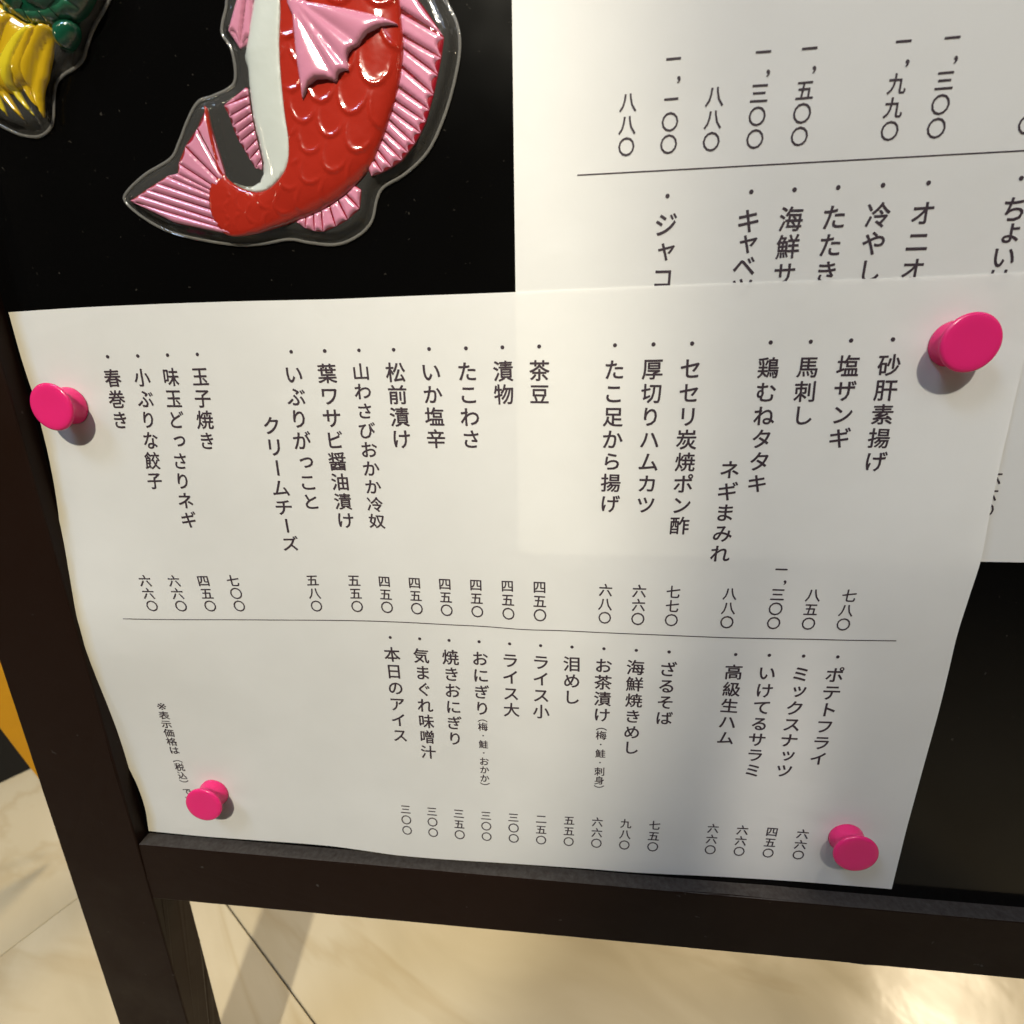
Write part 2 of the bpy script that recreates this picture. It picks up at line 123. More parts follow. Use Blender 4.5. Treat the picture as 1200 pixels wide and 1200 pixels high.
def frame_mat():
    m = mat('dark_brown_frame_paint', (0.012, 0.0052, 0.003), 0.40, 0.13)
    b = m.node_tree.nodes['Principled BSDF']
    # dust lies only on faces that look up
    geo = N(m, 'ShaderNodeNewGeometry'); sx = N(m, 'ShaderNodeSeparateXYZ'); L(m, geo.outputs['Normal'], sx.inputs[0])
    up = N(m, 'ShaderNodeMapRange'); up.inputs[1].default_value = 0.75; up.inputs[2].default_value = 0.95
    L(m, sx.outputs[2], up.inputs[0])
    dn_ = noise(m, 600, 6, 0.65); dr = ramp(m, dn_.outputs[0], [(0.3, (0.22,) * 3), (0.75, (0.55,) * 3)])
    mu = N(m, 'ShaderNodeMath', operation='MULTIPLY'); L(m, up.outputs[0], mu.inputs[0]); L(m, dr.outputs[0], mu.inputs[1])
    sp = noise(m, 260, 2, 0.5); sr = ramp(m, sp.outputs[0], [(0.74, (0, 0, 0)), (0.80, (0.5,) * 3)])
    ad = N(m, 'ShaderNodeMath', operation='MAXIMUM'); L(m, mu.outputs[0], ad.inputs[0]); L(m, sr.outputs[0], ad.inputs[1])
    mix = N(m, 'ShaderNodeMix', data_type='RGBA'); L(m, ad.outputs[0], mix.inputs[0])
    mix.inputs[6].default_value = (0.012, 0.0052, 0.003, 1); mix.inputs[7].default_value = (0.10, 0.095, 0.088, 1)
    L(m, mix.outputs[2], b.inputs['Base Color'])
    g = noise(m, 40, 5, 0.6, 0.3); bump(m, g.outputs[0], 0.12, 0.0008)
    rr = ramp(m, g.outputs[0], [(0.3, (0.36,) * 3), (0.7, (0.52,) * 3)]); L(m, rr.outputs[0], b.inputs['Roughness'])
    return m
FRAME = frame_mat()
PINM = mat('hot_pink_plastic', (0.74, 0.022, 0.165), 0.27, 0.5, Subsurface_Weight=0.15, Subsurface_Scale=0.002, Subsurface_Radius=(1.0, 0.25, 0.3))
nb = noise(PINM, 220, 2); bump(PINM, nb.outputs[0], 0.12, 0.0004)
def toy(name, c, rough=0.16):
    m = mat(name, c, rough, 0.6, Coat_Weight=1.0, Coat_Roughness=0.09)
    n = noise(m, 190, 2, 0.5); bump(m, n.outputs[0], 0.2, 0.0009)
    return m
RED = toy('red_painted_plastic', (0.34, 0.019, 0.009)); PINK = toy('pink_painted_plastic', (0.56, 0.22, 0.32))
DKRED = toy('deep_red_painted_plastic', (0.26, 0.008, 0.018)); BELLY = toy('pale_grey_painted_plastic', (0.50, 0.53, 0.49), 0.3)
GREEN = toy('green_painted_plastic', (0.006, 0.075, 0.04)); GREEN2 = toy('light_green_painted_plastic', (0.02, 0.11, 0.06))
YEL = toy('ochre_yellow_painted_plastic', (0.55, 0.35, 0.010)); YEL2 = toy('lemon_yellow_painted_plastic', (0.66, 0.52, 0.02))
BLACKP = toy('black_painted_plastic', (0.01, 0.01, 0.01)); WHITEP = toy('white_painted_plastic', (0.7, 0.7, 0.66))
def clear_mat(nm='clear_thermoformed_plastic', milk=0.055):
    m = bpy.data.materials.new(nm); m.use_nodes = True
    m.node_tree.nodes.clear(); out = N(m, 'ShaderNodeOutputMaterial')
    tr = N(m, 'ShaderNodeBsdfTransparent'); tr.inputs[0].default_value = (0.90, 0.90, 0.89, 1)
    gl = N(m, 'ShaderNodeBsdfGlossy'); gl.inputs['Roughness'].default_value = 0.07
    df = N(m, 'ShaderNodeBsdfDiffuse'); df.inputs[0].default_value = (0.62, 0.60, 0.56, 1)
    fr = N(m, 'ShaderNodeFresnel'); fr.inputs[0].default_value = 1.5
    a = N(m, 'ShaderNodeMixShader'); a.inputs[0].default_value = milk
    L(m, tr.outputs[0], a.inputs[1]); L(m, df.outputs[0], a.inputs[2])
    b = N(m, 'ShaderNodeMixShader'); L(m, fr.outputs[0], b.inputs[0]); L(m, a.outputs[0], b.inputs[1]); L(m, gl.outputs[0], b.inputs[2])
    n = noise(m, 190, 2, 0.5); bu = N(m, 'ShaderNodeBump'); bu.inputs['Strength'].default_value = 0.3; bu.inputs['Distance'].default_value = 0.0009
    L(m, n.outputs[0], bu.inputs['Height']); L(m, bu.outputs[0], gl.inputs['Normal']); L(m, bu.outputs[0], fr.inputs['Normal'])
    L(m, b.outputs[0], out.inputs[0]); return m
CLEAR = clear_mat(); CLEAR2 = clear_mat('milky_plastic_edge', 0.20)
def tile_mat():
    m = mat('cream_marble_tile', (0.5, 0.4, 0.25), 0.16, 0.5)
    b = m.node_tree.nodes['Principled BSDF']
    oi = N(m, 'ShaderNodeObjectInfo'); tc = N(m, 'ShaderNodeTexCoord'); ad = N(m, 'ShaderNodeVectorMath', operation='ADD')
    L(m, tc.outputs['Object'], ad.inputs[0]); L(m, oi.outputs['Location'], ad.inputs[1])
    mp = N(m, 'ShaderNodeMapping'); mp.inputs['Rotation'].default_value = (0, 0, math.radians(-35)); mp.inputs['Scale'].default_value = (1.0, 0.32, 1)
    L(m, ad.outputs[0], mp.inputs[0])
    n = N(m, 'ShaderNodeTexNoise'); n.inputs['Scale'].default_value = 13; n.inputs['Detail'].default_value = 7; n.inputs['Distortion'].default_value = 1.3
    L(m, mp.outputs[0], n.inputs[0])
    r = ramp(m, n.outputs[0], [(0.2, (0.41, 0.35, 0.24)), (0.45, (0.46, 0.395, 0.275)), (0.6, (0.485, 0.42, 0.30)), (0.85, (0.56, 0.50, 0.37))])
    v = N(m, 'ShaderNodeTexNoise'); v.inputs['Scale'].default_value = 5; v.inputs['Detail'].default_value = 5; v.inputs['Distortion'].default_value = 2.2
    L(m, mp.outputs[0], v.inputs[0])
    vr = ramp(m, v.outputs[0], [(0.465, (1, 1, 1)), (0.499, (0.91, 0.88, 0.83)), (0.501, (0.91, 0.88, 0.83)), (0.54, (1, 1, 1))])
    mu = N(m, 'ShaderNodeMix', data_type='RGBA', blend_type='MULTIPLY'); mu.inputs[0].default_value = 1
    L(m, r.outputs[0], mu.inputs[6]); L(m, vr.outputs[0], mu.inputs[7]); L(m, mu.outputs[2], b.inputs['Base Color'])
    f = N(m, 'ShaderNodeTexNoise'); f.inputs['Scale'].default_value = 60; L(m, ad.outputs[0], f.inputs[0])
    bump(m, f.outputs[0], 0.08, 0.002)
    rr = ramp(m, n.outputs[0], [(0.3, (0.14,) * 3), (0.7, (0.25,) * 3)]); L(m, rr.outputs[0], b.inputs['Roughness'])
    return m
TILE = tile_mat()
GROUT = mat('dark_grout', (0.13, 0.11, 0.085), 0.9, 0.2)

# ------------------------------------------------------------------ object helpers
def put(name, me, m, parent=None, base=(0, 0, 0), smooth=False, board=True):
    """me: (verts in board mm or world m, faces)"""
    vs, fs = me
    if board: vv = [((x - base[0]) / 1000, (y - base[1]) / 1000, (z - base[2]) / 1000) for x, y, z in vs]
    else: vv = [(x - base[0], y - base[1], z - base[2]) for x, y, z in vs]
    d = bpy.data.meshes.new(name); d.from_pydata(vv, [], [tuple(f) for f in fs]); d.update()
    bm = bmesh.new(); bm.from_mesh(d); bmesh.ops.recalc_face_normals(bm, faces=bm.faces); bm.to_mesh(d); bm.free()
    d.materials.append(m)
    if smooth: d.polygons.foreach_set('use_smooth', [True] * len(d.polygons))
    o = bpy.data.objects.new(name, d); COL.objects.link(o)
    if parent: o.parent = parent
    elif board: o.matrix_world = Matrix.Translation(W(*base)) @ BF
    else: o.location = base
    return o
def thing(name, label, cat, base=(0, 0, 0), board=True, group=None):
    o = bpy.data.objects.new(name, None); o.empty_display_size = 0.02; COL.objects.link(o)
    if board: o.matrix_world = Matrix.Translation(W(*base)) @ BF
    else: o.location = base
    return tag(o, label, cat, group)
def tag(o, label, cat, group=None):
    o['label'] = label; o['category'] = cat
    if group: o['group'] = group
    return o
def bevel(o, w, seg=2):
    bm = bmesh.new(); bm.from_mesh(o.data)
    bmesh.ops.bevel(bm, geom=list(bm.edges), offset=w, segments=seg, affect='EDGES', profile=0.6)
    bm.to_mesh(o.data); bm.free(); return o
def prism(quad, z0, z1):
    """convex outline in board xy, extruded from z0 to z1"""
    n = len(quad); v = [(x, y, z0) for x, y in quad] + [(x, y, z1) for x, y in quad]
    f = [list(range(n))[::-1], list(range(n, 2 * n))] + [[i, (i + 1) % n, n + (i + 1) % n, n + i] for i in range(n)]
    return v, f

# ------------------------------------------------------------------ floor
fl = bpy.data.objects.new('floor', bpy.data.meshes.new('floor')); COL.objects.link(fl)
fl.data.from_pydata([(-6, -6, -.004), (6, -6, -.004), (6, 6, -.004), (-6, 6, -.004)], [], [(0, 1, 2, 3)]); fl.data.materials.append(GROUT)
fl.location = (0, 0, FLOOR_Z); fl['kind'] = 'structure'
ang = math.radians(59); T = 0.60; e1 = Vector((math.cos(ang), math.sin(ang), 0)); e2 = Vector((math.sin(ang), -math.cos(ang), 0))
A0 = Vector((-0.2254, -0.0035, 0)); B0 = Vector((-0.0766, 0.0383, 0))
O = A0 + e1 * ((B0 - A0).dot(e1))          # crossing of the two joints seen in the picture
g = 0.0004; hw = T / 2 - g
tv = [(-hw, -hw, -.004), (hw, -hw, -.004), (hw, hw, -.004), (-hw, hw, -.004)] + [(a * (hw - b), c * (hw - b), z) for z, b in ((-.0006, 0), (0, .0006)) for a, c in ((-1, -1), (1, -1), (1, 1), (-1, 1))]
tf = [(0, 1, 5, 4), (1, 2, 6, 5), (2, 3, 7, 6), (3, 0, 4, 7), (4, 5, 9, 8), (5, 6, 10, 9), (6, 7, 11, 10), (7, 4, 8, 11), (8, 9, 10, 11)]
tm = bpy.data.meshes.new('floor_tile'); tm.from_pydata(tv, [], tf); tm.materials.append(TILE)
for i in range(-5, 5):
    for j in range(-5, 5):
        c = O + e1 * ((i + .5) * T) + e2 * ((j + .5) * T)
        t = bpy.data.objects.new('floor_tile', tm); COL.objects.link(t); t.parent = fl
        t.location = (c.x, c.y, random.uniform(-.0003, .0003)); t.rotation_euler = (random.uniform(-.0008, .0008), random.uniform(-.0008, .0008), ang)

# ------------------------------------------------------------------ signboard
sign = thing('menu_signboard', 'leaning signboard with glossy black panel in dark brown frame, menus pinned on', 'signboard', (280, -434, 0))
SB = (280, -434, 0)
put('panel', prism([(-3, -214), (600, -214), (600, 340), (-3, 340)], -5, 0), BOARD, sign, SB)
def framebar(name, q, z0=-10.5, z1=5.8):
    o = put(name, prism(q, z0, z1), FRAME, sign, SB); bevel(o, 0.0005, 2)
    # knocks and chips along the arrises
    bm = bmesh.new(); bm.from_mesh(o.data)
    for _ in range(8):
        le = [e for e in bm.edges if e.calc_length() > 0.005]
        if not le: break
        bmesh.ops.subdivide_edges(bm, edges=le, cuts=1)
    rs = np.random.RandomState(len(bm.verts) % 97 + len(name))
    for v in bm.verts:
        v.co += Vector(rs.normal(0, 0.000012, 3).tolist())
        if rs.rand() < .02: v.co += Vector(rs.normal(0, 0.0002, 3).tolist())
    bm.to_mesh(o.data); bm.free(); return o
framebar('post', [(-35.5, -434), (-30.5 + 32.6, -434), (-5.6, 372), (-39, 372)])
framebar('post', [(590, -434), (622, -434), (622, 372), (590, 372)])
framebar('bottom_rail', [(-0.6, -239.6), (589.9, -240.6), (589.9, -215), (0.2, -209.9)], -10.2, 5.5)
framebar('top_rail', [(-5.2, 340), (589.9, 340), (589.9, 371.8), (-5.4, 371.8)], -10.2, 5.5)
def beam(a, b, w, t):
    a, b = Vector(a), Vector(b); d = (b - a).normalized(); s = Vector((1, 0, 0)); n = s.cross(d).normalized()
    v = [p + s * i * w + n * j * t for p in (a, b) for i, j in ((-1, -1), (1, -1), (1, 1), (-1, 1))]
    return [tuple(x) for x in v], [(0, 1, 2, 3), (7, 6, 5, 4), (0, 4, 5, 1), (1, 5, 6, 2), (2, 6, 7, 3), (3, 7, 4, 0)]
fy = lambda z: (FLOOR_Z * 1000 - z * sl) / cl
for x in (-20, 606):
    o = put('rear_leg', beam((x, 350, -22), (x, fy(-440) + 8, -440), 14, 9), FRAME, sign, SB); bevel(o, 0.0008, 1)

# ------------------------------------------------------------------ things behind, seen past the left post
def slab(pts, n, th):
    n = Vector(n).normalized() * th; k = len(pts)
    v = [Vector(p) for p in pts] + [Vector(p) + n for p in pts]
    return [tuple(x) for x in v], [list(range(k)), list(range(k, 2 * k))[::-1]] + [[i, (i + 1) % k, k + (i + 1) % k, k + i] for i in range(k)]
Cw = BF @ (Vector(cm['C']) / 1000)
CLOTH = mat('yellow_banner_cloth', (0.62, 0.29, 0.012), 0.7, 0.2)
cn = noise(CLOTH, 45, 5, 0.6, 0.8); bump(CLOTH, cn.outputs[0], 0.12, 0.01)
yb = put('yellow_banner', slab(DATA['yellow'], (-0.3, 1, 0), 0.006), CLOTH, None, DATA['yellow'][3], board=False)
bevel(yb, 0.0015, 2); tag(yb, 'yellow cloth banner hanging behind the left frame post', 'banner')
CR = mat('black_moulded_plastic', (0.006, 0.006, 0.007), 0.6, 0.3)
c0_ = Vector((-0.3692, 0.1219, 0)); cd_ = Vector((0.0136, 0.0149, 0)).normalized(); cn_ = Vector((-cd_.y, cd_.x, 0))
CB = tuple(c0_ + cn_ * 0.15 + Vector((0, 0, FLOOR_Z)))
crate = thing('black_crate', 'black crate standing on the floor beyond the yellow banner', 'crate', CB, board=False)
crate.rotation_euler = (0, 0, math.atan2(cd_.y, cd_.x))
def boxm(x0, x1, y0, y1, z0, z1):
    v = [(x, y, z) for z in (z0, z1) for x, y in ((x0, y0), (x1, y0), (x1, y1), (x0, y1))]
    return v, [(3, 2, 1, 0), (4, 5, 6, 7), (0, 1, 5, 4), (1, 2, 6, 5), (2, 3, 7, 6), (3, 0, 4, 7)]
for nm, bx in (('base', (-.30, .10, -.138, .138, 0.002, 0.012)), ('wall', (-.30, .10, -.15, -.138, 0.0, 0.16)), ('wall', (-.30, .10, .138, .15, 0.0, 0.16)), ('wall', (.10, .112, -.15, .15, 0.0, 0.16)), ('wall', (-.312, -.30, -.15, .15, 0.0, 0.16)), ('rim', (-.318, .118, -.156, -.150, 0.14, 0.163)), ('rim', (.112, .118, -.150, .156, 0.14, 0.163))):
    o = put(nm, boxm(*bx), CR, crate, (0, 0, 0), board=False); bevel(o, 0.001, 1)

# ------------------------------------------------------------------ sheets of paper
TAB = np.array(DATA['tab'])
def cubic(t):
    return np.stack([-.5 * t + t * t - .5 * t ** 3, 1 - 2.5 * t * t + 1.5 * t ** 3, .5 * t + 2 * t * t - 1.5 * t ** 3, -.5 * t * t + .5 * t ** 3], -1)
def lookup(u, v):
    u = np.clip(u, 0, 297); v = np.clip(v, -210, 0)
    a = u / 297 * (TAB.shape[1] - 1); b = -v / 210 * (TAB.shape[0] - 1)
    ia = np.clip(np.floor(a).astype(int), 0, TAB.shape[1] - 2); ib = np.clip(np.floor(b).astype(int), 0, TAB.shape[0] - 2)
    wa, wb = cubic(a - ia), cubic(b - ib)
    P = np.pad(TAB, ((1, 1), (1, 1), (0, 0)), mode='edge')
    P[0] = 2 * P[1] - P[2]; P[-1] = 2 * P[-2] - P[-3]; P[:, 0] = 2 * P[:, 1] - P[:, 2]; P[:, -1] = 2 * P[:, -2] - P[:, -3]
    r = 0
    for i in range(4):
        for j in range(4):
            r = r + (wb[..., i] * wa[..., j])[..., None] * P[ib + i, ia + j]
    return r
PINS = ((13.6, -30.6), (279.2, -17.0), (35.4, -185.0), (278.2, -186.0))
def wave(u, v):
    w_ = 0
    for px_, py_ in PINS:
        rr = np.hypot(u - px_, v - py_); th = np.arctan2(v - py_, u - px_)
        w_ = w_ + .09 * np.cos(5 * th + px_) * np.exp(-((rr - 11) / 7.0) ** 2)
    # a faint handling crease
    c_ = (u - 96) * .35 + (v + 34); w_ = w_ + .10 * np.exp(-(c_ / 1.6) ** 2) * np.exp(-((u - 104) / 26) ** 2)
    c_ = (u - 60) * -.5 + (v + 150); w_ = w_ + .08 * np.exp(-(c_ / 1.8) ** 2) * np.exp(-((u - 62) / 22) ** 2)
    return (w_ + .05 * np.sin(u / 17 + 1.3 * np.sin(v / 31)) * np.sin(v / 21 + .8 * np.sin(u / 23 + 1)) + .025 * np.sin(u / 7.3 + v / 11 + 2) * np.sin(v / 8.1 - u / 29))
def lower_sheet(u, v, dz=0.0):
    u = np.asarray(u, float); v = np.asarray(v, float); r = lookup(u, v)
    return np.stack([u + r[..., 0], v + r[..., 1], r[..., 2] + wave(u, v) + dz], -1)
UX, UY, URZ = 161.0, 130.4, 0.0
def upper_sheet(u, v, dz=0.0):
    u = np.asarray(u, float); v = np.asarray(v, float)
    return np.stack([UX + u, UY + v, .16 + .03 * np.sin(u / 19 + v / 27) * np.sin(v / 22) + dz], -1)
def sheet(name, fn, base, label, nu=120, nv=86):
    us, vs = np.linspace(0, 297, nu), np.linspace(0, -210, nv); U_, V_ = np.meshgrid(us, vs)
    P = fn(U_, V_).reshape(-1, 3).tolist()
    F = [(j * nu + i, j * nu + i + 1, (j + 1) * nu + i + 1, (j + 1) * nu + i) for j in range(nv - 1) for i in range(nu - 1)]
    t = thing(name, label, 'menu', base)
    # one sheet, 0.09 mm thick
    o = put('paper', (P, F), PAPER, t, base, True)
    at = o.data.attributes.new('edge_mm', 'FLOAT', 'POINT'); at.data.foreach_set('value', (U_.ravel() if fn is lower_sheet else U_.ravel() + 50).astype(np.float32))
    return t

# ---- lettering
_g = {}
def glyph(ch):
    if ch not in _g:
        c = bpy.data.curves.new('t', 'FONT'); c.body = ch; c.size = 1; c.resolution_u = 3
        o = bpy.data.objects.new('t', c); COL.objects.link(o)
        m = bpy.data.meshes.new_from_object(o.evaluated_get(bpy.context.evaluated_depsgraph_get()))
        v = np.array([w.co[:2] for w in m.vertices]).reshape(-1, 2)
        f = [tuple(p.vertices) for p in m.polygons]
        bpy.data.objects.remove(o); bpy.data.curves.remove(c); bpy.data.meshes.remove(m)
        _g[ch] = (v, f)
    return _g[ch]
SMALL = 'ャュョッっゃゅょァィ'
BOLD = 0.105; JR = random.Random(7)
def line(fn, parent, base, text, u, v0, pitch, em, squash=1.0, ink=INK):
    V, F = [], []
    v = v0
    for ch in text:
        gv, gf = glyph('｜' if ch == '丨' else ch)
        p = gv.copy()
        if ch in 'ー（）':
            p = p - [0.5, 0.38]; p = np.stack([p[:, 1], -p[:, 0]], 1)
            if ch == 'ー': p[:, 0] *= 1.0
        elif ch in ',':
            p = p - p.mean(0); p = p * 1.25 + [0.34, 0.12]
        elif ch == '※':
            p = (p - (p.max(0) + p.min(0)) / 2) * 1.45
        elif ch in '・':
            p = (p - p.mean(0)) * 0.62
        elif ch in '〇一':
            p = p - (p.max(0) + p.min(0)) / 2
            if ch == '一': p *= [0.82, 1.0]
        else:
            p = p - [0.5, 0.38]
            if ch in SMALL: p = p + [0.08, 0.10]
        p = p * [em, em * squash]
        ja = math.radians(JR.uniform(-1.0, 1.0)); js = JR.uniform(.975, 1.025)
        p = np.stack([p[:, 0] * math.cos(ja) - p[:, 1] * math.sin(ja), p[:, 0] * math.sin(ja) + p[:, 1] * math.cos(ja)], 1) * js
        st = pitch
        if ch == ',': st = pitch * 0.72
        for bx, by, bz in ([(BOLD * math.cos(k * math.pi / 3), BOLD * math.sin(k * math.pi / 3), .003 * k) for k in range(6)] if ch != '※' else [(0, 0, 0)]):
            sc_ = em / 6.15
            q = fn(u + p[:, 0] + bx * sc_, v + p[:, 1] + by * sc_, 0.07 + bz)
            n = len(V); V += q.tolist(); F += [tuple(n + i for i in f) for f in gf]
        v -= st
    return put('printed_line', (V, F), ink, parent, base)

PT = -15.4
def low(text, u, n=None, v0=-22.15, pitch=6.75, em=6.15, squash=1.0, bullet=True, b0=PT):
    if bullet: text_b = line(lower_sheet, low_t, LB, '・', u, b0, 1, em * 1.15)
    line(lower_sheet, low_t, LB, text, u, v0, pitch, em, squash)
LB = (148, -105, 0)
low_t = sheet('menu_sheet', lower_sheet, LB, 'lower white menu sheet held by four pink pins, its left edge curling off the board')
c0 = 167.8; c = lambda k: c0 + 10.75 * k
for k, t in ((-13, '春巻き'), (-12, '小ぶりな餃子'), (-11, '味玉どっさりネギ'), (-10, '玉子焼き'), (-7, 'いぶりがっこと'), (-6, '葉ワサビ醤油漬け'), (-4, '松前漬け'), (-3, 'いか塩辛'), (-2, 'たこわさ'), (-1, '漬物'), (0, '茶豆'), (2, 'たこ足から揚げ'), (3, '厚切りハムカツ'), (4, 'セセリ炭焼ポン酢'), (6, '鶏むねタタキ'), (7, '馬刺し'), (8, '塩ザンギ'), (9, '砂肝素揚げ')):
    low(t, c(k))
low('山わさびおかか冷奴', c(-5), pitch=5.94, em=5.7, v0=-21.8, squash=.94)
low('クリームチーズ', 83.2, v0=-37.6, bullet=False); low('ネギまみれ', 224.0, v0=-51.6, bullet=False)
def price(t, u, last, pitch=4.95, em=4.55):
    steps = sum(pitch * (.72 if ch == ',' else 1) for ch in t[:-1])
    line(lower_sheet, low_t, LB, t, u, last + steps, pitch, em, 1.04, INK)
for k, t in ((-13, '六六〇'), (-12, '六六〇'), (-11, '四五〇'), (-10, '七〇〇'), (-6, '五五〇'), (-5, '四五〇'), (-4, '四五〇'), (-3, '四五〇'), (-2, '四五〇'), (-1, '四五〇'), (0, '四五〇'), (2, '六八〇'), (3, '六六〇'), (4, '七七〇'), (7, '一,三〇〇'), (8, '八五〇'), (9, '七八〇')):
    price(t, c(k), -102)
price('五八〇', 88.6, -102); price('八八〇', 228.4, -102)
LV, LP = -120.1, 6.7
for k, t in ((-5, '本日のアイス'), (-4, '気まぐれ味噌汁'), (-3, '焼きおにぎり'), (-2, 'おにぎり'), (-1, 'ライス大'), (0, 'ライス小'), (1, '泪めし'), (2, 'お茶漬け'), (3, '海鮮焼きめし'), (4, 'ざるそば'), (6, '高級生ハム'), (7, 'いけてるサラミ'), (8, 'ミックスナッツ'), (9, 'ポテトフライ')):
    low(t, c(k), v0=LV, pitch=LP if k != 8 else 6.6, b0=-113.5)
line(lower_sheet, low_t, LB, '（梅・鮭・おかか）', c(-2), -144.2, 3.75, 3.75); line(lower_sheet, low_t, LB, '（梅・鮭・刺身）', c(2), -145.0, 3.95, 3.9)
for k, t in ((-5, '三〇〇'), (-4, '三〇〇'), (-3, '三五〇'), (-2, '三〇〇'), (-1, '三〇〇'), (0, '二五〇'), (1, '五五〇'), (2, '六六〇'), (3, '九八〇'), (4, '七五〇'), (6, '六六〇'), (7, '六六〇'), (8, '四五〇'), (9, '六六〇')):
    price(t, c(k), -197.5, em=4.4)
line(lower_sheet, low_t, LB, '※表示価格は（税込）です', 20.9, -145.9, 4.02, 3.9)
def rule(fn, parent, base, u0, u1, v, w=0.32, n=90):
    us = np.linspace(u0, u1, n); a = fn(us, np.full(n, v + w / 2), 0.07).tolist(); b = fn(us, np.full(n, v - w / 2), 0.07).tolist()
    return put('printed_rule', (a + b, [(i, i + 1, n + i + 1, n + i) for i in range(n - 1)]), INK, parent, base)
rule(lower_sheet, low_t, LB, 15.4, 281.6, -107.5)

UB = (UX + 148, UY - 105, 0)
up_t = sheet('menu_sheet', upper_sheet, UB, 'upper white menu sheet whose lower part is tucked under the pinned lower menu', 60, 44)
UO = lambda x, y: (x - UX, y - UY)
def uline(text, x, y0, pitch, em, squash=1.0):
    u, v = UO(x, y0); line(upper_sheet, up_t, UB, text, u, v, pitch, em, squash)
for x, t in ((190.6, '八八〇'), (201.4, '一,一〇〇'), (212.1, '八八〇'), (222.9, '一,三〇〇'), (233.7, '一,五〇〇'), (255.1, '一,九九〇'), (265.9, '一,三〇〇')):
    steps = sum(4.95 * (.72 if ch == ',' else 1) for ch in t[:-1]); uline(t, x, 33.9 + steps, 4.95, 4.55, 1.04)
uline('〇', 286.6, 33.5, 4.95, 4.55)
for x, t in ((201.9, 'ジャコ'), (223.3, 'キャベツ'), (234.1, '海鮮サ'), (244.8, 'たたき'), (255.6, '冷やし'), (266.4, 'オニオ'), (287.9, 'ちょいは')):
    uline('・', x, 22, 1, 7.0); uline(t, x, 15.2, 6.6 if t[0] not in 'キち' else 5.5, 6.15)
uline('六六〇', 298.4, -53.6, 4.95, 4.55, 1.04)
rule(upper_sheet, up_t, UB, *[UO(178, 0)[0], UO(440, 0)[0]], UO(0, 28.0)[1])

# ------------------------------------------------------------------ push pins
def lathe(prof, n=56):
    V, F = [], []
    for r, z in prof:
        if r < 1e-6: V.append((0, 0, z))
        else: V += [(r * math.cos(2 * math.pi * i / n), r * math.sin(2 * math.pi * i / n), z) for i in range(n)]
    # profile runs from the base edge to the single top vertex
    k = len(prof) - 1
    for j in range(k - 1):
        for i in range(n): F.append((j * n + i, j * n + (i + 1) % n, (j + 1) * n + (i + 1) % n, (j + 1) * n + i))
    top = k * n
    for i in range(n): F.append(((k - 1) * n + i, (k - 1) * n + (i + 1) % n, top))
    return V, F
PROF = [(5.6, 0.0), (5.95, 0.25), (6.0, 0.8), (5.9, 1.4), (5.65, 2.2), (5.4, 3.1), (5.3, 3.9), (5.4, 4.7), (5.9, 5.5), (6.7, 6.1), (7.15, 6.35), (7.42, 6.7), (7.45, 7.1), (7.2, 7.5), (6.7, 7.68), (5.6, 7.72), (3.5, 7.68), (1.6, 7.62), (0, 7.6)]
pv, pf = lathe(PROF)
pm = bpy.data.meshes.new('push_pin'); pm.from_pydata([(x / 1000, y / 1000, z * .93 / 1000) for x, y, z in pv], [], pf); pm.materials.append(PINM)
pm.polygons.foreach_set('use_smooth', [True] * len(pm.polygons)); pm.update()
for (x, y), tx, ty, lab in (((13.6, -30.6), -1.5, 1, 'pink push pin on the left edge of the lower menu beside the dark post'), ((279.2, -17.0), 1, 1, 'large pink push pin at the upper right corner of the lower menu'), ((35.4, -185.0), 0.5, -1.0, 'pink push pin near the bottom left corner, beside the tiny footnote'), ((278.2, -186.0), 0, -1.0, 'pink push pin at the shaded bottom right corner of the lower menu')):
    o = bpy.data.objects.new('push_pin', pm); COL.objects.link(o)
    zz = float(lower_sheet(np.array([x]), np.array([y]))[0][2]) - 0.15
    o.matrix_world = Matrix.Translation(W(x, y, zz)) @ BF @ Matrix.Rotation(math.radians(tx), 4, 'Y') @ Matrix.Rotation(math.radians(ty), 4, 'X')
    tag(o, lab, 'push pin', 'pink pins holding the lower menu')

# ------------------------------------------------------------------ relief plaques
def resample(poly, step, closed=True):
    P = [np.array(p, float) for p in poly]; out = []
    n = len(P)
    for i in range(n if closed else n - 1):
        a, b = P[i], P[(i + 1) % n]; k = max(1, int(np.linalg.norm(b - a) / step))
        out += [a + (b - a) * j / k for j in range(k)]
    if not closed: out.append(P[-1])
    return np.array(out)
def spline(poly, closed=True, sub=6):
    P = np.array(poly, float); n = len(P); out = []
    for i in range(n if closed else n - 1):
        g_ = (lambda k: P[k % n]) if closed else (lambda k: P[min(max(k, 0), n - 1)])
        p0, p1, p2, p3 = g_(i - 1), g_(i), g_(i + 1), g_(i + 2)
        for j in range(sub):
            t = j / sub; out.append(.5 * (2 * p1 + (p2 - p0) * t + (2 * p0 - 5 * p1 + 4 * p2 - p3) * t * t + (3 * p1 - p0 - 3 * p2 + p3) * t ** 3))
    if not closed: out.append(P[-1])
    return np.array(out)
def segdist(Q, poly):
    a = poly; b = np.roll(poly, -1, 0); ab = b - a; l2 = (ab ** 2).sum(1) + 1e-12
    out = np.empty(len(Q))
    for i in range(0, len(Q), 4000):
        q = Q[i:i + 4000, None]; t = np.clip(((q - a) * ab).sum(-1) / l2, 0, 1)
        out[i:i + 4000] = np.sqrt(((q - a - ab * t[..., None]) ** 2).sum(-1)).min(1)
    return out
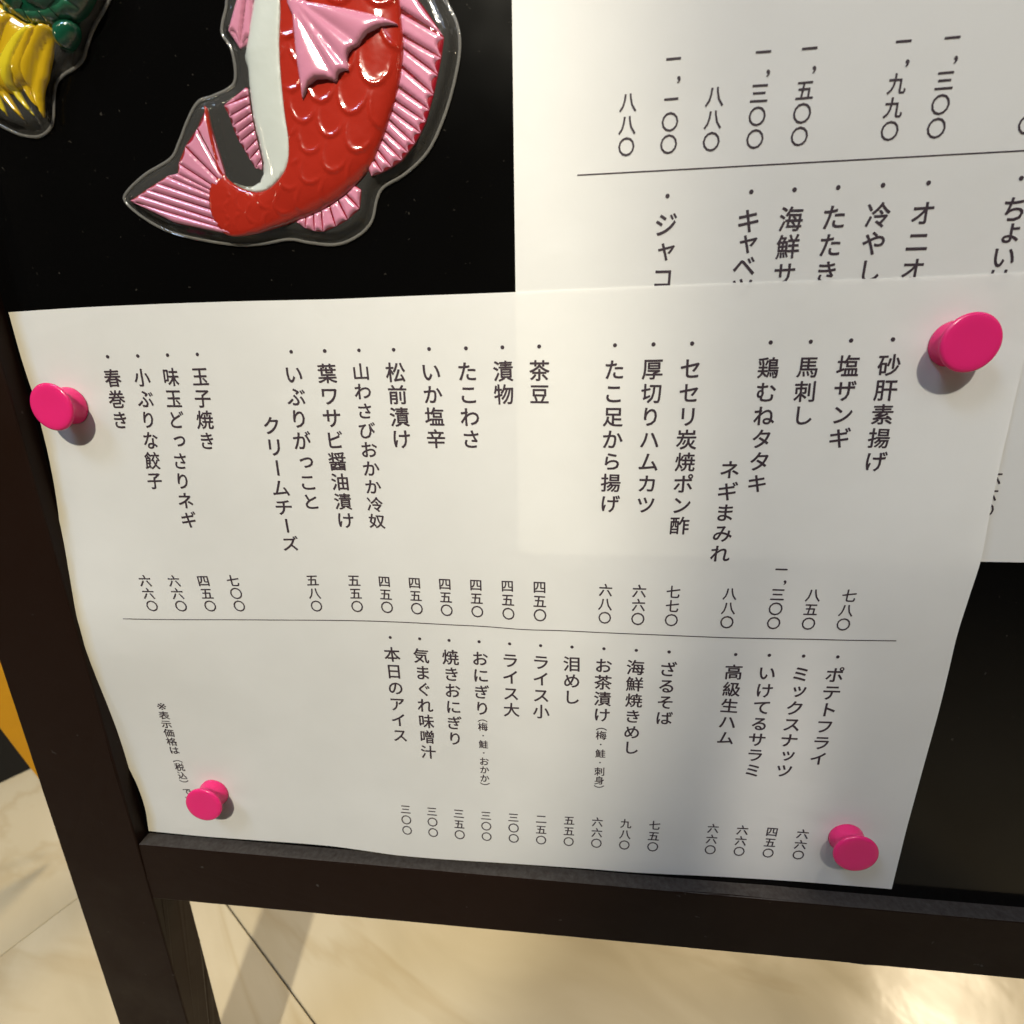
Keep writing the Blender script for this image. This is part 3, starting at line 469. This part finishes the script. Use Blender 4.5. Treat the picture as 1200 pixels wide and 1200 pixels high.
def inside(Q, poly):
    x, y = Q[:, 0], Q[:, 1]; r = np.zeros(len(Q), bool); n = len(poly)
    for i in range(n):
        x1, y1 = poly[i]; x2, y2 = poly[(i + 1) % n]
        if y1 == y2: continue
        c_ = ((y1 > y) != (y2 > y)) & (x < (x2 - x1) * (y - y1) / (y2 - y1) + x1); r ^= c_
    return r
def fill(poly, step):
    """triangulate an outline with inner points"""
    B = resample(poly, step)
    lo, hi = B.min(0), B.max(0)
    gx = np.arange(lo[0], hi[0], step); gy = np.arange(lo[1], hi[1], step * .866)
    Q = np.array([(x + (step / 2 if j % 2 else 0), y) for j, y in enumerate(gy) for x in gx])
    if len(Q):
        Q = Q[inside(Q, B)]
        if len(Q): Q = Q[segdist(Q, B) > step * .5]
    n = len(B); allp = [Vector(p) for p in B] + [Vector(p) for p in Q]
    v, e, f, *_ = delaunay_2d_cdt(allp, [(i, (i + 1) % n) for i in range(n)], [], 1, 1e-5)
    return np.array([tuple(p) for p in v]), [tuple(x) for x in f], B
def relief(name, poly, step, zfn, m, parent, base, skirt=None):
    P, F, B = fill(poly, step); d = segdist(P, B)
    z = zfn(P, d); V = [(p[0], p[1], zz) for p, zz in zip(P, z)]
    if skirt is not None:      # walls down to the sheet below so the piece is solid, not a film
        cnt = {}
        for f in F:
            for i in range(len(f)):
                a, b = f[i], f[(i + 1) % len(f)]; cnt[(a, b)] = 1
        ed = [(a, b) for (a, b) in cnt if (b, a) not in cnt]; idx = {}
        for a, b in ed:
            for k in (a, b):
                if k not in idx: idx[k] = len(V); V.append((V[k][0], V[k][1], skirt))
        F = list(F) + [(b, a, idx[a], idx[b]) for a, b in ed]
    return put(name, (V, F), m, parent, base, True)
dome = lambda d, R_, H: H * np.sqrt(np.clip(1 - (1 - np.clip(d / R_, 0, 1)) ** 2, 0, 1))
SHELL_H = 2.6
def shell(poly, parent, base):
    poly = spline(poly, True, 5)
    return relief('clear_shell', poly, 0.8, lambda P, d: 0.25 + SHELL_H * np.clip((d - 0.5) / 2.0, 0, 1) ** 1.5 * (1 - .15 * np.exp(-(d - 2.6) ** 2)), CLEAR, parent, base, 0.02) and shell_rim(poly, parent, base)
def shell_rim(poly, parent, base):
    B = resample(poly, 1.0); n = len(B); t = np.roll(B, -1, 0) - np.roll(B, 1, 0); t /= np.linalg.norm(t, axis=1)[:, None]; nn = np.stack([-t[:, 1], t[:, 0]], 1)
    V, F = [], []
    for k in range(8):
        a = 2 * math.pi * k / 8; P = B + nn * .45 * math.cos(a); V += [(p[0], p[1], .34 + .3 * math.sin(a)) for p in P]
    for k in range(8):
        k2 = (k + 1) % 8; F += [(k * n + i, k * n + (i + 1) % n, k2 * n + (i + 1) % n, k2 * n + i) for i in range(n)]
    return put('shell_rim', (V, F), CLEAR2, parent, base, True)
def fan(name, parent, base, B, T, z0, H, notch, plate=DKRED, ray=PINK, scal=None, zadd=None):
    fin = relief(name, [tuple(p) for p in B] + [tuple(p) for p in T[::-1]], 1.2, lambda P, d: z0 + .25 + 0 * d + (zadd(P) if zadd else 0), plate, parent, base, z0 - .4)
    B, T = np.array(B, float), np.array(T, float)
    for i in range(len(B) - 1):
        b0, b1, t0, t1 = B[i], B[i + 1], T[i], T[i + 1]
        k = .09; bb0, bb1 = b0 + (b1 - b0) * k, b1 + (b0 - b1) * k; tt0, tt1 = t0 + (t1 - t0) * (k * .6), t1 + (t0 - t1) * (k * .3)
        dep = notch[i] if isinstance(notch, (list, tuple)) else notch
        mid = (tt0 + tt1) / 2; bm_ = (bb0 + bb1) / 2; e = []
        for t in (.15, .32, .5, .68, .85):
            e.append(tt0 + (tt1 - tt0) * t + (bm_ - mid) * dep * math.sin(math.pi * t))
        poly = [bb0, tt0] + e + [tt1, bb1]
        w = min(1.0, max(.7, np.linalg.norm(tt1 - tt0) * .5)); H = 0.62
        ar = sum(poly[j][0] * poly[(j + 1) % len(poly)][1] - poly[(j + 1) % len(poly)][0] * poly[j][1] for j in range(len(poly)))
        if abs(ar) < .3: continue
        r = relief('fin_ray', poly, max(.45, min(.8, w * .4)), lambda P, d: z0 + .3 + dome(d, w, H) + (zadd(P) if zadd else 0), ray, None, base)
        r.parent = fin; r.matrix_world = Matrix.Identity(4); r.matrix_parent_inverse = Matrix.Identity(4)
    return fin
FB = (89, 50, 0); fd = DATA['fish']
koi = thing('carp_ornament', 'glossy red and pink carp relief under clear plastic on the black panel', 'ornament', FB)
shell(fd['shell'], koi, FB)
body = spline(fd['body'], True, 4); belly = spline(fd['belly'], True, 4)
# common dome of body and belly: distance to the silhouette
sil_d = lambda P: np.minimum(segdist(P, body) + 0, 99)
nb_, nl_ = len(fd['body']), len(fd['belly'])
bi = spline(fd['body'], True, 4)[18 * 4:]          # outer (right) side of the body, tail to head
outer = np.concatenate([np.array(fd['tail_in']), np.array([fd['body'][i] for i in range(25, nb_ - 4)]), np.array([fd['belly'][i] for i in range(len(fd['belly']) - 4, len(fd['belly']))]), np.array([fd['belly'][i] for i in range(0, 13)])])
ax = spline(fd['axis'], False, 8); axs = np.r_[0, np.cumsum(np.linalg.norm(np.diff(ax, axis=0), axis=1))]
def axis_coords(P):
    d = ((P[:, None] - ax[None]) ** 2).sum(-1); i = np.clip(d.argmin(1), 0, len(ax) - 2)
    t = ax[i + 1] - ax[i]; t = t / np.linalg.norm(t, axis=1)[:, None]; r = P - ax[i]
    return axs[i] + (r * t).sum(1), r[:, 0] * t[:, 1] - r[:, 1] * t[:, 0]
def bodyz(P):
    d = segdist(P, np.array(outer)); s, _ = axis_coords(P); return SHELL_H + .3 + dome(d, 9, 2.7) * np.clip((axs[-1] - s + 4) / 26, .30, 1)
def scales(P):
    s, t = axis_coords(P); tot = axs[-1]; k = np.clip((tot - s) / 70, .22, 1)
    out = np.zeros(len(P))
    Wd = 10.2
    # lattice positions in stretched coordinates so that scales shrink towards the tail
    sp = np.maximum(tot - s, 1e-3); q = np.where(sp > 70, (sp - 70) / 11.5 + 5.2 * 1.2, (sp / 70) ** .72 * 5.2 * 1.2)
    tt = t / (Wd * (.45 + .55 * k))
    for row in range(-1, 24):
        off = .5 if row % 2 else 0
        for cidx in range(-4, 5):
            a = -(q - (row * .5 + .5)) * 1.15; b = (tt - (cidx + off)) * 1.0
            r_ = np.sqrt((a * 1.5) ** 2 + (b * 1.4) ** 2) / .62
            w_ = np.clip(a * 3 + .3, 0, 1)
            hh = np.where(r_ < 1, (r_ ** 9), np.clip(1 - (r_ - 1) * 9, 0, 1)) * w_ * (row * .5 < 20)
            out = np.maximum(out, hh)
    return .6 * out * (.35 + .65 * k)
put_body = relief('body', body, 0.55, lambda P, d: bodyz(P) + scales(P) * np.clip(d / 2.5, 0, 1) - .15 * np.exp(-d / .5), RED, koi, FB, SHELL_H - .3)
relief('belly', belly, 0.8, lambda P, d: bodyz(P) - .25 - .15 * np.exp(-d / .6), BELLY, koi, FB, SHELL_H - .3)
fan('tail_fin', koi, FB, fd['tailB'], fd['tailT'], SHELL_H, 1.5, fd['tailS'])
fan('dorsal_fin', koi, FB, fd['dorB'], fd['dorT'], SHELL_H, 1.5, .13)
fan('anal_fin', koi, FB, fd['anB'], fd['anT'], SHELL_H, 1.1, .07)
fan('belly_fin', koi, FB, fd['bfB'], fd['bfT'], SHELL_H, 1.3, .1)
fan('pelvic_fin', koi, FB, fd['pelB'], fd['pelT'], SHELL_H, 1.3, .12, plate=PINK)
# pectoral fin: webs between five rays springing from one point on the flank
pO = np.array(fd['pecO']); pT = [np.array(p) for p in fd['pecT']]; pN = [np.array(p) for p in fd['pecN']]
poly = [pO] + [np.array(p) for p in fd['pecL']]
for i, t in enumerate(pT):
    poly.append(t)
    if i < 4:
        nxt = pT[i + 1]
        for s_ in (.3, .55, .8): poly.append((t * (1 - s_) + nxt * s_) * .0 + (1 - s_) ** 2 * t + 2 * s_ * (1 - s_) * pN[i] + s_ ** 2 * nxt)
poly += [np.array(p) for p in fd['pecU']]
def pecz(P, d):
    r = P - pO; an = np.arctan2(r[:, 1], r[:, 0]); ra = [math.atan2(*(t - pO)[::-1]) for t in pT]
    rr = np.linalg.norm(r, axis=1); g_ = np.zeros(len(P))
    for i in range(4):
        a0, a1 = sorted((ra[i], ra[i + 1])); u = np.clip((an - a0) / (a1 - a0), 0, 1); g_ = np.where((an >= a0) & (an <= a1), np.sin(math.pi * u), g_)
    return bodyz(P) + .5 + dome(d, 1.5, .5) + .8 * g_ * np.clip(rr / 14, 0, 1)
relief('pectoral_fin', poly, 0.6, pecz, PINK, koi, FB, 3.5)
# head beyond the top of the picture
hx = np.array(fd['axis'][0])
for nm, R_, H, m in (('eye', 3.2, 1.4, WHITEP),):
    c_ = hx + np.array([2, -4]); pl = [c_ + R_ * np.array([math.cos(a), math.sin(a)]) for a in np.linspace(0, 2 * math.pi, 25)[:-1]]
    ey = relief(nm, pl, .6, lambda P, d: bodyz(P) + .3 + dome(d, 3, H), m, koi, FB, 4)
    pl = [c_ + 1.5 * np.array([math.cos(a), math.sin(a)]) for a in np.linspace(0, 2 * math.pi, 17)[:-1]]
    relief('pupil', pl, .5, lambda P, d: bodyz(P) + 1.6 + dome(d, 1.5, .5), BLACKP, koi, FB, 5)

TB = (18, 90, 0); td = DATA['turtle']
tur = thing('turtle_ornament', 'green shelled turtle relief with a long yellow tail under clear plastic', 'ornament', TB)
shell(td['shell'], tur, TB)
cara = spline(td['cara'], True, 4); ctr = cara.mean(0)
zc = lambda P, d: SHELL_H + .3 + dome(d, 12, 5.5)
cdist = lambda P: segdist(P, cara)
cz = lambda P: SHELL_H + .3 + dome(cdist(P), 12, 5.5)
cr = relief('carapace', cara, .9, zc, GREEN, tur, TB, SHELL_H - .3)
n_ = len(cara)
for i in range(14):
    a, b = int(i * n_ / 14), int((i + 1) * n_ / 14)
    o_ = [cara[j % n_] for j in range(a, b + 1)]; i_ = [ctr + (p - ctr) * .80 for p in o_[::-1]]
    pl = np.array([ctr + (p - ctr) * .985 for p in o_] + i_); pl = pl.mean(0) + (pl - pl.mean(0)) * .93
    relief('rim_scute', pl, .7, lambda P, d: cz(P) + .15 + dome(d, 1.2, .7), GREEN2, cr, TB)
for k, (fx, fy_) in enumerate([(0, 0)] + [(.47 * math.cos(a), .47 * math.sin(a)) for a in np.linspace(0, 2 * math.pi, 7)[:-1]]):
    ext = (cara.max(0) - cara.min(0)) / 2; cc = ctr + ext * np.array([fx, fy_])
    pl = np.array([cc + ext * .235 * np.array([math.cos(a + .52), math.sin(a + .52)]) for a in np.linspace(0, 2 * math.pi, 7)[:-1]])
    relief('scute', pl, .8, lambda P, d: cz(P) + .15 + dome(d, 1.6, .8), GREEN, cr, TB)
relief('foot', spline(td['foot'], True, 4), .6, lambda P, d: SHELL_H + .2 + dome(d, 3.2, 3.0), GREEN, tur, TB, SHELL_H - .3)
tl = relief('tail', spline(td['mass'], True, 3), .8, lambda P, d: SHELL_H + .2 + dome(d, 5, 2.4), YEL, tur, TB, SHELL_H - .3)
for sp_, w_, lt in td['strands']:
    c_ = spline(sp_, False, 6); t_ = np.gradient(c_, axis=0); t_ /= np.linalg.norm(t_, axis=1)[:, None]; nn = np.stack([-t_[:, 1], t_[:, 0]], 1)
    f_ = np.linspace(0, 1, len(c_)); ww = w_ * 1.7 * np.clip(np.minimum(.45 + f_ * 1.2, (1 - f_) * 2.0) ** .9, 0.03, 1)
    pl = np.concatenate([c_ + nn * ww[:, None] / 2 * 1.0, (c_ - nn * ww[:, None] / 2)[::-1]])
    relief('tail_strand', pl, .55, lambda P, d: SHELL_H + .2 + dome(d, w_ * .5, 1.1) + dome(segdist(P, np.array(td['mass'])) * inside(P, np.array(td['mass'])), 5, 2.4), YEL2 if lt else YEL, tl, TB, SHELL_H - .2)
